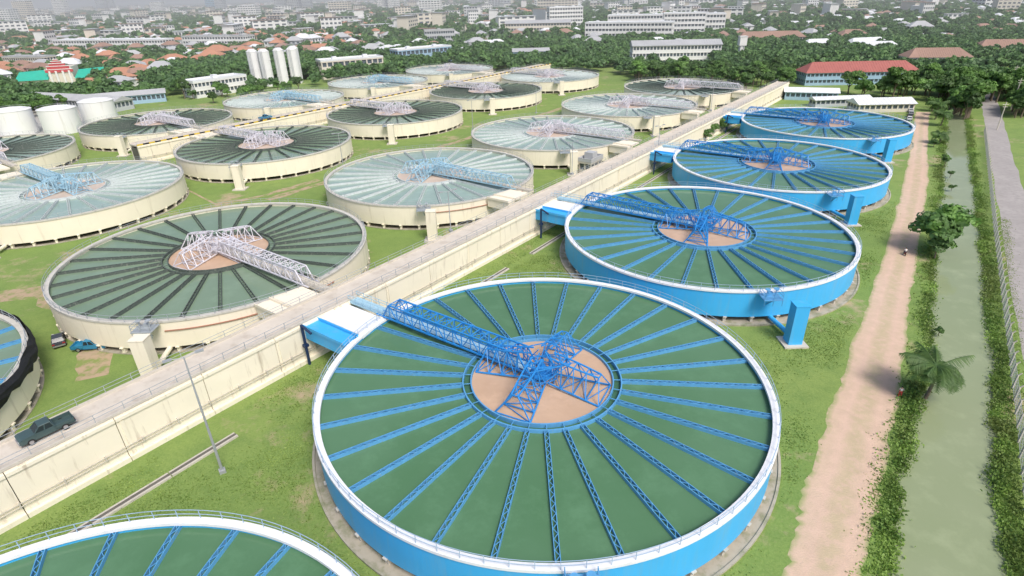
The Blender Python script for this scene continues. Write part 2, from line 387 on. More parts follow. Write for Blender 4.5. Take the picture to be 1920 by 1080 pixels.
def strip(name,Lp,Rp,z,mat,jit=.0,na=6,sub=10,kind='structure'):
    Lp=[np.array(p,float) for p in Lp]; Rp=[np.array(p,float) for p in Rp]; rows=[]
    for i in range(len(Lp)-1):
        for j in range(sub+(i==len(Lp)-2)):
            t=j/sub; rows.append((Lp[i]*(1-t)+Lp[i+1]*t,Rp[i]*(1-t)+Rp[i+1]*t))
    vs=[];ac=[]
    for l,r in rows:
        d=(r-l)/np.linalg.norm(r-l); l=l+d*rng.uniform(-jit,jit); r=r+d*rng.uniform(-jit,jit)
        for k in range(na+1):
            p=l+(r-l)*k/na; vs.append((p[0],p[1],z)); ac.append(k/na)
    fs=[(i*(na+1)+k,i*(na+1)+k+1,(i+1)*(na+1)+k+1,(i+1)*(na+1)+k) for i in range(len(rows)-1) for k in range(na)]
    b=MB(); b.add(vs,fs); me=b.mesh(name,mat); at=me.attributes.new('across','FLOAT','POINT'); at.data.foreach_set('value',ac)
    return ob(name,me,kind=kind)
m_dirt,nt,bs=new_mat('pink_dirt')
at=N(nt,'ShaderNodeAttribute'); at.attribute_name='across'
rr=N(nt,'ShaderNodeValToRGB'); els=rr.color_ramp.elements
els[0].position=0; els[0].color=(.1,.1,.1,1); els[1].position=1; els[1].color=(.1,.1,.1,1)
for p_,c_ in ((.1,.85),(.3,1),(.42,.75),(.52,.68),(.62,.75),(.74,1),(.92,.85)):
    e=els.new(p_); e.color=(c_,c_,c_,1)
nt.links.new(at.outputs['Fac'],rr.inputs[0])
base=mix(nt,ramp(nt,noise(nt,.5,6,(1,1,1),.65),.3,.7),(.66,.47,.36),(.55,.40,.30))
base=mix(nt,rr.outputs[0],mix(nt,ramp(nt,noise(nt,.8,6),.40,.53),(.46,.37,.24),(.25,.31,.10)),base)
base=mix(nt,ramp(nt,noise(nt,1.8,7,(1,1,1),.7),.6,.8),base,(.44,.33,.25))
nt.links.new(base,bs.inputs['Base Color']); bs.inputs['Roughness'].default_value=.95; bump(nt,bs,noise(nt,5,5),.5,.1)
strip('dirt_road',[(-12,-15),(17.9,25.5),(23.1,33.8),(33.4,47.9),(51.3,72.3),(75.8,107.1),(113.4,163),(123,178)],[(-7,-15.4),(22.9,25.3),(29.1,33.6),(39.2,47.6),(56,72),(80.4,106.7),(117,162.6),(127,177)],.004,m_dirt,.3,12,16)
m_path=pmat('bare_dirt',(.44,.33,.22),.95,.3,.5,(.22,.28,.08),(.46,.6),(1,1,1),.5)
strip('dirt_path',[(-69,119.5),(-57,108),(-50,112.5),(-42,123)],[(-68,118),(-56.2,106.4),(-49.5,110.8),(-40.5,121.8)],.004,m_path,.3,4,8)
strip('dirt_path',[(-80,66),(-64,69),(-52,60),(-46,50)],[(-81,70),(-63,74),(-49,61.5),(-43.5,51)],.004,m_path,.6,4,8)
strip('dirt_path',[st(60,104),st(100,103),st(150,104),st(205,105)],[st(60,102),st(100,101.5),st(150,102),st(205,103)],.004,m_path,.3,4,12)
m_asph=pmat('worn_asphalt',(.40,.37,.355),.9,.3,.15,(.31,.29,.275),(.45,.65),(1,1,1),.8,bmp=.2)
strip('asphalt_road',[st(-20,-14.5),st(80,-13.3),st(160,-11.5),st(240,-9.8),st(300,-8)],[st(-20,-19),st(80,-17.8),st(160,-15.8),st(240,-14.3),st(300,-12)],.004,m_asph,.2,4,16)
strip('yard_pavement',[(-215,230),(-150,168)],[(-190,250),(-128,200)],.004,pmat('yard_concrete',(.42,.41,.38),.9),.2,4,8)
b=MB()
for i in range(38):
    if i in (13,14,20): continue
    p=st(-60+i*6+3,44.75); b.box((p[0],p[1],.09),(5.9,.7,.18),math.atan2(U[1],U[0])); b.box((p[0],p[1],.185),(5.9,.3,.012),math.atan2(U[1],U[0]),mi=1)
ob('drain_kerb',b.mesh('drain_kerb',[conc,darkc]),label='low concrete drain channel running through the grass',cat='drain')
# ------------------------------------------------------------ vegetation
def leafmat(name,a,b_,c,lo=.75,hi=1.4):
    m,nt,bs=new_mat(name)
    oi=N(nt,'ShaderNodeObjectInfo')
    k=mix(nt,ramp(nt,noise(nt,.9,5),.35,.65),a,b_); k=mix(nt,ramp(nt,noise(nt,.06,3),.42,.62),k,c)
    k=mix(nt,ramp(nt,noise(nt,.15,2),.52,.60),k,sc(b_,1.25))
    hv=N(nt,'ShaderNodeHueSaturation'); mr=N(nt,'ShaderNodeMapRange'); mr.inputs[3].default_value=lo; mr.inputs[4].default_value=hi
    nt.links.new(oi.outputs['Random'],mr.inputs[0]); nt.links.new(mr.outputs[0],hv.inputs['Value']); nt.links.new(k,hv.inputs['Color'])
    nt.links.new(hv.outputs[0],bs.inputs['Base Color']); bs.inputs['Roughness'].default_value=.6
    tr=N(nt,'ShaderNodeBsdfTranslucent'); nt.links.new(hv.outputs[0],tr.inputs['Color']); ms=N(nt,'ShaderNodeMixShader'); ms.inputs[0].default_value=.3
    o=nt.nodes['Material Output']; nt.links.new(bs.outputs[0],ms.inputs[1]); nt.links.new(tr.outputs[0],ms.inputs[2]); nt.links.new(ms.outputs[0],o.inputs['Surface'])
    return m
leaf=leafmat('foliage',(.065,.145,.035),(.125,.235,.055),(.09,.165,.055))
leafw=leafmat('woodland_foliage',(.07,.155,.05),(.13,.24,.075),(.095,.18,.075),.95,1.05)
leafb=leafmat('bank_foliage',(.14,.26,.05),(.22,.34,.075),(.19,.26,.065),.95,1.05)
leafg=leafmat('grass_blades',(.155,.27,.05),(.25,.34,.085),(.21,.30,.07),.95,1.05)
leafp=leafmat('palm_foliage',(.055,.13,.03),(.11,.20,.045),(.08,.15,.04),.95,1.05)
bark=pmat('bark',(.20,.16,.12),.95,.4,3)
def leaf_quads(cent,nrm,size,r):
    n=len(cent); a=np.cross(nrm,r.normal(size=(n,3))); a/=np.linalg.norm(a,axis=1)[:,None]; c=np.cross(nrm,a)
    s=size*r.uniform(.6,1.3,(n,1)); q=np.stack([cent-a*s-c*s*.6,cent+a*s-c*s*.7,cent+a*s*.8+c*s*.6,cent-a*s*.9+c*s*.7],1)
    return q
def crown(seed,rx,rz,nl,per,size):
    r=np.random.default_rng(seed); Q=[]
    for i in range(nl):
        a=r.uniform(0,6.28); d=rx*r.uniform(.15,.68); c=np.array([d*math.cos(a),d*math.sin(a),r.uniform(-.55,.62)*rz*(1-.3*d/rx)]); lr=rx*r.uniform(.28,.46)
        n=r.normal(size=(per,3)); n[:,2]=np.abs(n[:,2])*.9+n[:,2]*.25; n/=np.linalg.norm(n,axis=1)[:,None]
        pos=c+n*lr*r.uniform(.65,1.08,(per,1))*[1,1,.8]
        nn=n+r.normal(size=(per,3))*.45; nn/=np.linalg.norm(nn,axis=1)[:,None]
        Q.append(leaf_quads(pos,nn,size,r))
    return np.concatenate(Q)
def quads_mesh(name,Q,mats,mi=None):
    n=len(Q); me=bpy.data.meshes.new(name); me.vertices.add(4*n); me.vertices.foreach_set('co',Q.reshape(-1).astype(np.float32))
    me.loops.add(4*n); me.loops.foreach_set('vertex_index',np.arange(4*n,dtype=np.int32)); me.polygons.add(n); me.polygons.foreach_set('loop_start',np.arange(0,4*n,4,dtype=np.int32)); 
    for m in mats: me.materials.append(m)
    if mi is not None: me.polygons.foreach_set('material_index',mi.astype(np.int32))
    me.update(calc_edges=True); me.validate(); return me
TV=[]
for k in range(6):
    rx=[2.6,3.1,2.2,2.8,3.4,2.4][k]; rz=[2.4,2.2,2.8,3.0,2.3,2.0][k]; hh=[3.6,3.4,4.2,4.6,3.6,3.0][k]
    Q=crown(10+k,rx,rz,14,120,.25); Q[:,:,2]+=hh
    b=MB(); b.cyl((0,0,0),(.1,0,hh*.6),.2,.13,8)
    for j in range(5):
        a=j*1.3+k; b.cyl((.08,0,hh*(.4+.06*j)),(rx*.5*math.cos(a),rx*.5*math.sin(a),hh*(.85+.07*j)),.1,.03,6)
    TV.append((quads_mesh('crown',Q,[leaf]),b.mesh('trunk',bark)))
def tree(x,y,s=1,k=None,label=None,group='trees around the treatment plant',zs=1):
    k=random.randrange(6) if k is None else k
    T=ob('tree',None,loc=(x,y,0),rot=random.uniform(0,6.28),label=label or 'broadleaf tree with a dense dark green crown',cat='tree',group=group); T.scale=(s,s,s*zs)
    ob('trunk',TV[k][1],T); ob('crown',TV[k][0],T); return T
occ=[]
def plant(x,y):
    s,t=to_st(x,y)
    if -20<t<46 and s<182: return True
    if 46<=t<209 and s<236: return True
    if 209<=t<256 and 20<s<118: return True
    return y<150 and x<150
def free(x,y,m=3):
    for (cx,cy,r) in occ:
        if (x-cx)**2+(y-cy)**2<(r+m)**2: return False
    return not plant(x,y)
# ------------------------------------------------------------ buildings
wwall=pmat('white_building_wall',(.80,.80,.79),.8,.12,.05,(.58,.56,.52),(.58,.78),SV,.3)
cwall=pmat('beige_building_wall',(.70,.65,.56),.8,.15,.05,(.48,.44,.38),(.58,.78),SV,.3)
gwall=pmat('grey_building_wall',(.50,.52,.54),.8,.2,.05)
bwall=pmat('pale_blue_wall',(.34,.50,.64),.7,.15,.1)
wind=pmat('dark_window',(.12,.15,.18),.2,.5,.3)
tr_=pmat('orange_tile_roof',(.50,.25,.16),.8,.35,.03); tr2=pmat('brown_tile_roof',(.35,.22,.17),.8,.3,.05)
rroof=pmat('red_metal_roof',(.40,.13,.11),.7,.25,.3); groof=pmat('grey_metal_roof',(.47,.48,.49),.5,.25,.1)
wroof=pmat('white_metal_roof',(.74,.76,.78),.5,.15,.1); emer=pmat('emerald_roof',(.03,.44,.32),.5,.2,.3); redp=pmat('red_paint',(.58,.08,.09),.6)
def building(name,p,q,dep,H,fl,wm,rm,label,roof='flat',bay=1.6,cat='building',group=None,over=.25):
    p=np.array(p,float);q=np.array(q,float);d=q-p;Ln=float(np.linalg.norm(d));a=math.atan2(d[1],d[0])
    T=ob(name,None,loc=(p[0],p[1],0),rot=a,label=label,cat=cat,group=group); fh=H/fl; r_=.28
    b=MB(); b.box((Ln/2,dep/2,H/2),(Ln-2*r_,dep-2*r_,H-.02),mi=1)
    for i in range(fl):
        z=i*fh; b.box((Ln/2,dep/2,z+fh*.2),(Ln,dep,fh*.4)); b.box((Ln/2,dep/2,z+fh*.93),(Ln+over,dep+over,fh*.14))
    pw=bay*.24
    n=max(2,int(Ln/bay))
    for i in range(n+1):
        x=min(max(Ln*i/n,pw/2),Ln-pw/2)
        for yy in (r_/2+.02,dep-r_/2-.02): b.box((x,yy,H/2-.02),(pw,r_,H-.05))
    n=max(2,int(dep/bay))
    for i in range(1,n):
        for xx in (r_/2+.02,Ln-r_/2-.02): b.box((xx,dep*i/n,H/2-.02),(r_,pw,H-.05))
    ob('wall',b.mesh('wall',[wm,wind]),T)
    b=MB()
    if roof=='flat':
        b.box((Ln/2,dep/2,H+.1),(Ln+.3,dep+.3,.2)); 
        for yy,xx,lx,ly in ((0,Ln/2,Ln+.3,.2),(dep,Ln/2,Ln+.3,.2),(dep/2,0,.2,dep),(dep/2,Ln,.2,dep)): b.box((xx,yy,H+.45),(lx,ly,.5))
        for k in range(max(1,int(Ln/14))): b.box((Ln*(k+.5)/max(1,int(Ln/14)),dep*.5,H+.9),(2,2,1.4))
    else:
        o=.5; rh=dep*(.2 if roof=='low' else .34); hip=(dep*.35 if roof=='hip' else 0)
        v=[(-o,-o,H),(Ln+o,-o,H),(Ln+o,dep+o,H),(-o,dep+o,H),(hip-(o if not hip else 0),dep/2,H+rh),(Ln-hip+(o if not hip else 0),dep/2,H+rh)]
        b.add(v,[(0,1,5,4),(2,3,4,5),(1,2,5),(3,0,4),(3,2,1,0)])
        n=int(Ln/1.2)
        for i in range(n): 
            x=hip+(Ln-2*hip)*(i+.5)/n; b.beam((x,-o,H+.03),(x,dep/2,H+rh+.03),.06)
    ob('roof',b.mesh('roof',[rm]),T)
    k=max(1,int(Ln/max(dep,4)))
    for i in range(k):
        cc=p+d*(i+.5)/k+np.array([-d[1],d[0]])/Ln*dep/2; occ.append((cc[0],cc[1],max(dep,Ln/k)*.62))
    return T
B_=building
B_('office_building',(-123.4,240.9),(-110,259.7),9,6,2,wwall,wroof,'two storey white office with blue tinted windows','flat')
B_('filter_building',(-86,287.8),(-60,303),9,8,2,cwall,wroof,'cream concrete frame building with open bays','flat',2.6)
B_('filter_building',(-58,335),(-31,356),9,8,2,bwall,wroof,'pale blue and white framed building with open bays','flat',2.6)
B_('school_building',(63,308),(106,305),11,9.5,3,wwall,groof,'long white three storey building with rows of windows','low')
B_('apartment_block',(58,459),(116,438),14,13,4,wwall,wroof,'large white apartment block with long window rows',bay=2.4)
B_('apartment_block',(84,520),(174,500),15,15,4,wwall,wroof,'large white apartment block with long window rows',bay=2.4)
B_('apartment_block',(120,480),(150,474),12,17,5,wwall,wroof,'tall white apartment block with long window rows',bay=2.4)
B_('apartment_block',(42,600),(74,604),14,20,6,wwall,wroof,'tall white apartment block with long window rows',bay=2.4)
B_('apartment_block',(0,545),(56,540),12,10,3,cwall,groof,'long beige building with grey roof','low',bay=2.4)
B_('apartment_block',(-352,491),(-254,464),14,9,3,wwall,wroof,'long low white building with flat roof',bay=2.6)
B_('apartment_block',(-256,500),(-200,482),13,9,3,wwall,groof,'long low white building with flat roof',bay=2.6)
B_('apartment_block',(-290,360),(-262,352),9,8,3,cwall,groof,'beige three storey building')
B_('apartment_block',(-60,470),(-38,474),10,10,3,gwall,groof,'grey building with flat roof')
B_('canteen_building',(115,233),(157,231),10,4.6,2,bwall,rroof,'long blue building with red hipped roof','hip')
B_('shed',(94.7,204),(110,198.6),6,2.6,1,bwall,wroof,'low shed with white metal roof','low')
B_('shed',(106,178.5),(122.5,178),7,2.4,1,cwall,wroof,'low shed with white metal roof','low')
B_('shed',(98,189),(116,190),4,2.2,1,gwall,wroof,'low shed with white metal roof','low')
B_('house',(169,348),(186,350),9,4,1,wwall,wroof,'white house with steep pale roof','hip')
B_('house',(186,326),(207,324),9,4,1,wwall,wroof,'white house with wide pale roof','hip')
B_('house',(190,340),(212,344),8,5,2,wwall,wroof,'white house with wide pale roof','hip')
B_('shed',(-186,232),(-140,214),8,3.4,1,gwall,groof,'long low shed with grey roof','low')
B_('shed',(-160,222),(-133,236),7,3.2,1,bwall,groof,'long low shed with grey roof','low')
B_('house',(172,262),(196,258),10,6,2,wwall,tr2,'two storey house with brown tiled roof','hip')
B_('house',(230,300),(262,292),11,5,2,gwall,tr2,'house with brown tiled roof','hip')
B_('house',(150,400),(190,396),10,5,2,cwall,tr2,'house with brown tiled roof','hip')
B_('shed',(4,345),(24,345),8,5,1,bwall,groof,'blue walled shed with grey roof','low')
B_('control_hut',(17.2,119.2),(20.2,123.2),3,3,1,conc,groof,'small grey control hut beside a cream tank','flat')
T=ob('market_hall',None,loc=(-229,288,0),rot=math.atan2(11,35),label='hall with emerald roof wings and red and white stepped gable',cat='building')
b=MB(); b.box((18,5,1.6),(36,9.6,3.2)); b.box((18,5,4.2),(10,10.2,8)); ob('wall',b.mesh('wall',[cwall]),T)
b=MB()
for x0,x1 in ((-1,12.6),(23.4,37)): b.add([(x0,-1,3),(x1,-1,3),(x1,11,3),(x0,11,3),(x0+1,5,6.4),(x1,5,7)],[(0,1,5,4),(2,3,4,5),(1,2,5),(3,0,4)])
ob('roof',b.mesh('roof',[emer]),T)
b=MB()
for i,(w,z) in enumerate(((11.4,7.2),(9.,8.6),(6.6,9.8),(4.2,10.8),(2,11.6))):
    b.box((18,-.3,z-.6),(w,.5,1.3)); b.box((18,-.36,z+.1),(w+.3,.55,.28),mi=1)
for x in (14,16.6,19.4,22): b.box((x,-.4,3.6),(.8,.6,6),mi=1)
ob('stepped_gable',b.mesh('stepped_gable',[redp,wwall]),T); occ.append((-212,297,22)); occ.append((-205,282,12)); occ.append((-220,280,12))
def f_silo(b):
    b.lathe([(2.3,0),(2.3,14.4),(1.2,15.4),(.01,15.5)],32)
    for z in (3.6,7.2,10.8,14.3): b.lathe([(2.3,z),(2.38,z),(2.38,z+.15),(2.3,z+.15)],32)
def f_ladder(b):
    for s in (-.3,.3): b.beam((s,-2.6,0),(s,-2.6,15.6),.08)
    for i in range(30): b.beam((-.3,-2.6,.5*i+.3),(.3,-2.6,.5*i+.3),.05)
    b.lathe([(2.2,16.2),(2.26,16.2),(2.26,16.28),(2.2,16.28)],24,close=True)
wpaint=pmat('white_tank_paint',(.82,.82,.82),.5,.06,.2,(.64,.62,.59),(.6,.8),SV,.5)
for x,y in ((-111,273),(-105.6,272),(-100.5,276),(-95.6,279),(-97,285)):
    T=ob('silo',None,loc=(x,y,0),label='tall white cylindrical chemical silo with ladder',cat='silo',group='white silos'); ob('shell',pm('shell',f_silo,wpaint),T); ob('ladder',pm('ladder',f_ladder,steel),T); occ.append((x,y,4))
def f_st(b):
    b.lathe([(5.4,0),(5.4,7.6),(5.5,7.6),(5.5,7.75),(4,8.2),(.01,8.7)],48)
def f_stl(b):
    for i in range(24):
        a=i*.13; b.box((5.7*math.cos(a),5.7*math.sin(a),.3*i+.3),(.5,.6,.08),a)
    b.lathe([(5.45,8.4),(5.5,8.4),(5.5,8.46),(5.45,8.46)],48,close=True)
for x,y in ((-149,180.5),(-136,181.4),(-132.5,194.5),(-163,181)):
    T=ob('storage_tank',None,loc=(x,y,0),label='white cylindrical steel storage tank with shallow cone roof',cat='storage tank',group='white storage tanks'); T.scale=(.92,.92,.92); ob('shell',pm('stshell',f_st,wpaint),T); ob('stair',pm('stair',f_stl,steel),T); occ.append((x,y,7))
T=ob('water_tower',None,loc=(115,303,0),label='tall white rectangular water tower beside a long white building',cat='water tower')
b=MB(); b.box((0,0,4.5),(1.9,2.4,9)); b.box((.5,-1.25,4.5),(.2,.1,8.5),mi=1); ob('shaft',b.mesh('shaft',[wwall,wind]),T)
b=MB(); b.box((0,0,11),(3.4,3.2,4)); b.box((0,0,13.1),(3.8,3.6,.2)); ob('water_box',b.mesh('water_box',[wwall]),T); occ.append((115,303,4)); occ.append((113,296,3))
def tower(px,Y,w,H,wm,fl):
    Fd=.889*Y+16; X=(px-960)*Fd/1084.
    return B_('tower_block',(X-w/2,Y),(X+w/2,Y-3),w*.6,H,fl,wm,wroof,'distant high rise tower block',bay=w/7,cat='tower block',group='high rise blocks on the skyline',over=.1)
for px,Y,w,H,wm,fl in ((205,2300,30,95,gwall,22),(222,2320,26,80,gwall,20),(412,2000,34,75,bwall,16),(428,1950,28,80,gwall,18),(540,1700,26,62,gwall,18),(566,1720,40,74,gwall,20),(590,1700,24,70,gwall,20),(733,1500,26,56,wwall,14),(752,1480,24,60,wwall,15),
    (905,1700,30,50,gwall,14),(1040,1150,36,44,cwall,9),(1075,1100,40,30,cwall,8),(1210,1200,34,24,wwall,6),(1250,1600,30,44,gwall,12),(1420,1800,30,50,wwall,14),(1500,1500,34,40,cwall,10),(1640,1500,40,34,gwall,10),(1800,1100,40,26,wwall,7),(1890,800,44,24,wwall,6),
    (60,1500,34,40,cwall,10),(130,1700,30,46,wwall,12),(310,1700,30,30,wwall,9),(480,1200,34,22,wwall,6),(650,1300,40,24,cwall,6),(820,1200,40,22,wwall,6),(950,1300,44,20,gwall,6),(1130,1500,30,36,wwall,10),(1330,1250,36,24,wwall,7),(1700,1200,30,22,cwall,6),(20,1250,40,26,wwall,7)):
    tower(px,Y,w,H,wm,fl)
# houses
roofs=[tr_,tr_,tr2,groof,wroof,rroof]; walls=[wwall,cwall,wwall,gwall]
def hmesh(r,w,i):
    b=MB(); L,D,H=[(6,5,3),(8,5.5,4.4),(9,7,4.4),(12,6,3)][i]
    b.box((0,0,H/2),(L,D,H))
    for sx_ in (-1,1):
        for zz in ((1.5,) if H<4 else (1.3,3.3)):
            for xx in (-L*.3,0,L*.3): b.box((xx,sx_*(D/2+.01),zz),(L*.16,.06,1.0),mi=1)
            b.box((sx_*(L/2+.01),0,zz),(.06,D*.25,1.0),mi=1)
    b.box((L*.25,-D/2-.8,H*.3),(L*.4,1.6,H*.6))
    me=b.mesh('wall',[w,wind]); b=MB(); o=.6;rh=D*.32;hp=D*.4
    v=[(-L/2-o,-D/2-o,H),(L/2+o,-D/2-o,H),(L/2+o,D/2+o,H),(-L/2-o,D/2+o,H),(-L/2+hp,0,H+rh),(L/2-hp,0,H+rh)]
    b.add(v,[(0,1,5,4),(2,3,4,5),(1,2,5),(3,0,4),(3,2,1,0)]); b.box((L*.25,-D/2-.9,H*.62),(L*.45,2,.12))
    return me,b.mesh('roof',[r])
HM={}
def in_view(X,Y,mg=1.05):
    Fd=.889*Y+16
    return abs(X*1084/Fd)<960*mg
cands=[]
while len(cands)<5600:
    Y=270+ (3200-270)*rng.random()**1.7; X=rng.uniform(-1,1)*(.889*Y+16)*.93
    den=.5 if X/Y<-.2 else (.16 if Y<650 else .5)
    if Y<380 and X>-170: continue
    if rng.random()>den: continue
    if free(X,Y,6): cands.append((X,Y))
seen={}; hs=[]
for X,Y in cands:
    g=11 if Y<900 else 16; k=(int(X/g),int(Y/g))
    if k in seen: continue
    seen[k]=1; hs.append((X,Y))
hs.sort(key=lambda p:p[0]**2+p[1]**2)
for X,Y in hs[:260]:
    i=random.randrange(4); r=random.choice(roofs[:3] if (X<-100 and random.random()<.5) else roofs[2:5]); w=random.choice(walls)
    k=(r.name,w.name,i)
    if k not in HM: HM[k]=hmesh(r,w,i)
    col={'orange_tile_roof':'orange tiled','brown_tile_roof':'brown tiled','red_metal_roof':'red','grey_metal_roof':'grey metal','white_metal_roof':'white metal'}[r.name]
    T=ob('house',None,loc=(X,Y,0),rot=random.uniform(-.4,2.0),label='small house with %s roof among trees'%col,cat='house',group='suburban houses')
    q=random.uniform(.8,1.4); T.scale=(q*random.uniform(.85,1.2),q,q*random.uniform(.8,1.15))
    ob('wall',HM[k][0],T); ob('roof',HM[k][1],T); occ.append((X,Y,4.0))
bx=np.array([[-1,-1,0],[1,-1,0],[1,1,0],[-1,1,0],[-1,-1,1],[1,-1,1],[1,1,1],[-1,1,1],[-1.1,-1.15,1],[1.1,-1.15,1],[1.1,1.15,1],[-1.1,1.15,1],[-.55,-.05,1.5],[.55,-.05,1.5],[.55,.05,1.5],[-.55,.05,1.5]],float)
qf=np.array([[0,1,5,4],[1,2,6,5],[2,3,7,6],[3,0,4,7],[8,9,13,12],[9,10,14,13],[10,11,15,14],[11,8,12,15],[12,13,14,15]]); isr=np.array([0]*4+[1]*5)
Q=[];MI=[]
mats_city=[wwall,cwall,gwall,tr_,tr2,groof,wroof,wind]
for X,Y in hs[260:]:
    big=rng.random()<(.16 if Y>600 else .06); L=rng.uniform(2.6,5.8)*(rng.uniform(1.4,3.2) if big else 1)*(1+Y/5000); Dp=rng.uniform(2.3,4)*(1.4 if big else 1)*(1+Y/5000); H=rng.uniform(2.8,5.5) if not big else rng.uniform(6,18)
    a=rng.uniform(-.5,2.); v=bx.copy(); v[:,0]*=L; v[:,1]*=Dp; v[:,2]*=H
    v[12:,2]=H+(.2 if big else Dp*.5)
    c,s=math.cos(a),math.sin(a); x=v[:,0]*c-v[:,1]*s+X; y=v[:,0]*s+v[:,1]*c+Y; v=np.stack([x,y,v[:,2]],1)
    Q.append(v[qf]); w=rng.integers(0,3) if not big else rng.choice([0,0,1]); r=rng.choice([3,3,4,5,6]) if (X<0.05*Y and not big) else rng.choice([4,5,6,6]); MI.append(np.where(isr==1,r,w))
    if big or Y<900:
        nf=max(1,int(H/3.2))
        for fl in range(nf):
            z0=H*(fl+.35)/nf; z1=H*(fl+.8)/nf
            for kx in range(5 if big else 3):
                n_=5 if big else 3; x0=-L+2*L*(kx+.2)/n_; x1=-L+2*L*(kx+.8)/n_
                q=np.array([[x0,-Dp-.06,z0],[x1,-Dp-.06,z0],[x1,-Dp-.06,z1],[x0,-Dp-.06,z1]]); xx=q[:,0]*c-q[:,1]*s+X; yy=q[:,0]*s+q[:,1]*c+Y
                Q.append(np.stack([xx,yy,q[:,2]],1)[None]); MI.append(np.array([7]))
ob('distant_city',quads_mesh('distant_city',np.concatenate(Q),mats_city,np.concatenate(MI)),label='hazy far city of low houses and blocks',cat='city',kind='stuff')
occh=np.array([(o[0],o[1],o[2]) for o in occ])
tr=[]
def blockd(x,y,m=1.5):
    d=(occh[:,0]-x)**2+(occh[:,1]-y)**2; return (d<(occh[:,2]*.85+m)**2).any()
def clearing(x,y):
    # lawns kept open in front of the long white buildings
    return (45<x<100 and 289<y<304) or (108<x<162 and 216<y<231) or (150<x<185 and 318<y<338)
def scatter(n,fx,fy,cond=lambda x,y:True,smin=.9,smax=1.5):
    c=0;tries=0
    while c<n and tries<n*30:
        tries+=1; x=rng.uniform(*fx);y=rng.uniform(*fy)
        if plant(x,y) or clearing(x,y) or not in_view(x,y) or blockd(x,y) or not cond(x,y): continue
        tr.append((x,y,rng.uniform(smin,smax))); c+=1
scatter(620,(120,330),(185,360),lambda x,y:(to_st(x,y)[1]<-19 or to_st(x,y)[0]>232))
scatter(110,(128,230),(165,225),lambda x,y:to_st(x,y)[1]<-2 and not -17<to_st(x,y)[1]<-8)
scatter(420,(-330,-95),(200,400),lambda x,y:to_st(x,y)[1]>242 or y>285)
scatter(150,(-200,-60),(190,320),lambda x,y:to_st(x,y)[1]>211,.7,1.1)
scatter(60,(-215,-140),(195,250),lambda x,y:True,.8,1.2)
scatter(330,(-95,80),(290,440),lambda x,y:to_st(x,y)[0]>244 or to_st(x,y)[1]>213)
scatter(190,(50,125),(226,300),lambda x,y:to_st(x,y)[0]>238,.8,1.3)
scatter(260,(50,350),(318,480))
tr.sort(key=lambda p:p[0]**2+p[1]**2)
for x,y,s in tr[:275]: tree(x,y,s)
rest=tr[275:]
while len(rest)<14500:
    Y=290+(2700-290)*rng.random()**1.95; X=rng.uniform(-1,1)*(.889*Y+16)*.93
    if plant(X,Y) or clearing(X,Y) or (Y<950 and blockd(X,Y,.3)): continue
    dn=.65+.35*math.sin(X*.021+1.3)*math.sin(Y*.017)+(.3 if X>0.1*Y else 0)
    if rng.random()>dn: continue
    rest.append((X,Y,rng.uniform(.9,1.5)*(1+max(0,Y-500)/1000)))
FT=[];FN=[]
for k in range(5):
    q=crown(50+k,3.0,2.3,7,13,.85); q[:,:,2]+=3.0; FT.append(q)
    q=crown(70+k,3.0,2.3,9,32,.46); q[:,:,2]+=3.0; FN.append(q)
Q=[]
for i,(x,y,s) in enumerate(rest):
    q=(FN if y<480 else FT)[i%5]*s*np.array([1,1,1/(1+max(0,y-700)/1500)]); a=rng.uniform(0,6.28); c,sn=math.cos(a),math.sin(a)
    Q.append(np.stack([q[:,:,0]*c-q[:,:,1]*sn+x,q[:,:,0]*sn+q[:,:,1]*c+y,q[:,:,2]],2))
ob('distant_woodland',quads_mesh('distant_woodland',np.concatenate(Q),[leafw]),label='far belts of dark green trees between the houses',cat='woodland',kind='stuff')
tree(62.0,77.4,1.4,4,'bushy green tree on the canal bank beside the dirt road',zs=.85)
for x,y,s in ((60.4,74.6,.6),(53,152,.8),(57,157,.9),(50,147,.6),(60,160,.7),(112,118,.35),(91.8,119,.4),(100.8,136,.35),(125,172,.7),(128,178,.9),(88.2,112,.28),(83,104,.22),(75,93,.2),(47.5,54.5,.22)): tree(x,y,s)
# palm
def frond_q(r,L=3.0,droop=1.):
    Q=[]; n=46
    P=lambda t:np.array([L*(t-.22*t*t*droop),0,L*(.55*t-.85*droop*t*t)])
    for i in range(n):
        t=(i+1)/n; p=P(t); ln=.95*math.sin(math.pi*min(1,.14+.84*t))**.6+.1
        tn=P(min(1.02,t+.02))-P(t-.02); tn/=np.linalg.norm(tn)
        for s in (-1,1):
            d=np.array([.4,s*.75,-.6+r.uniform(-.25,.2)]); d/=np.linalg.norm(d)
            w=tn*.042; e=p+d*ln*r.uniform(.8,1.1)
            Q.append([p-w,p+w,e+w*.2,e-w*.2])
        if i: 
            o=P(i/n); w=np.array([0,.04*(1.2-t),0]); Q.append([o-w,o+w,p+w,p-w])
    return np.array(Q)
def palm(x,y,h,sc_,label):
    r=np.random.default_rng(int(x*10)); T=ob('palm_tree',None,loc=(x,y,0),label=label,cat='palm tree',group='palm trees by the canal')
    b=MB(); pts=[(.25*math.sin(i*.35),.1*i*.2,h*i/8) for i in range(9)]
    for i in range(8): b.cyl(pts[i],pts[i+1],.17-.008*i,.165-.008*i,10)
    ob('trunk',b.mesh('trunk',bark),T); Q=[]
    for i in range(36):
        a=i*2.399+r.uniform(-.2,.2); q=frond_q(r,3.0*sc_*r.uniform(.8,1.1),.3+1.3*((i*.37)%1)); c,s=math.cos(a),math.sin(a)
        Q.append(np.stack([q[:,:,0]*c-q[:,:,1]*s+pts[-1][0],q[:,:,0]*s+q[:,:,1]*c+pts[-1][1],q[:,:,2]+pts[-1][2]],2))
    ob('crown',quads_mesh('palm_crown',np.concatenate(Q),[leafp]),T)
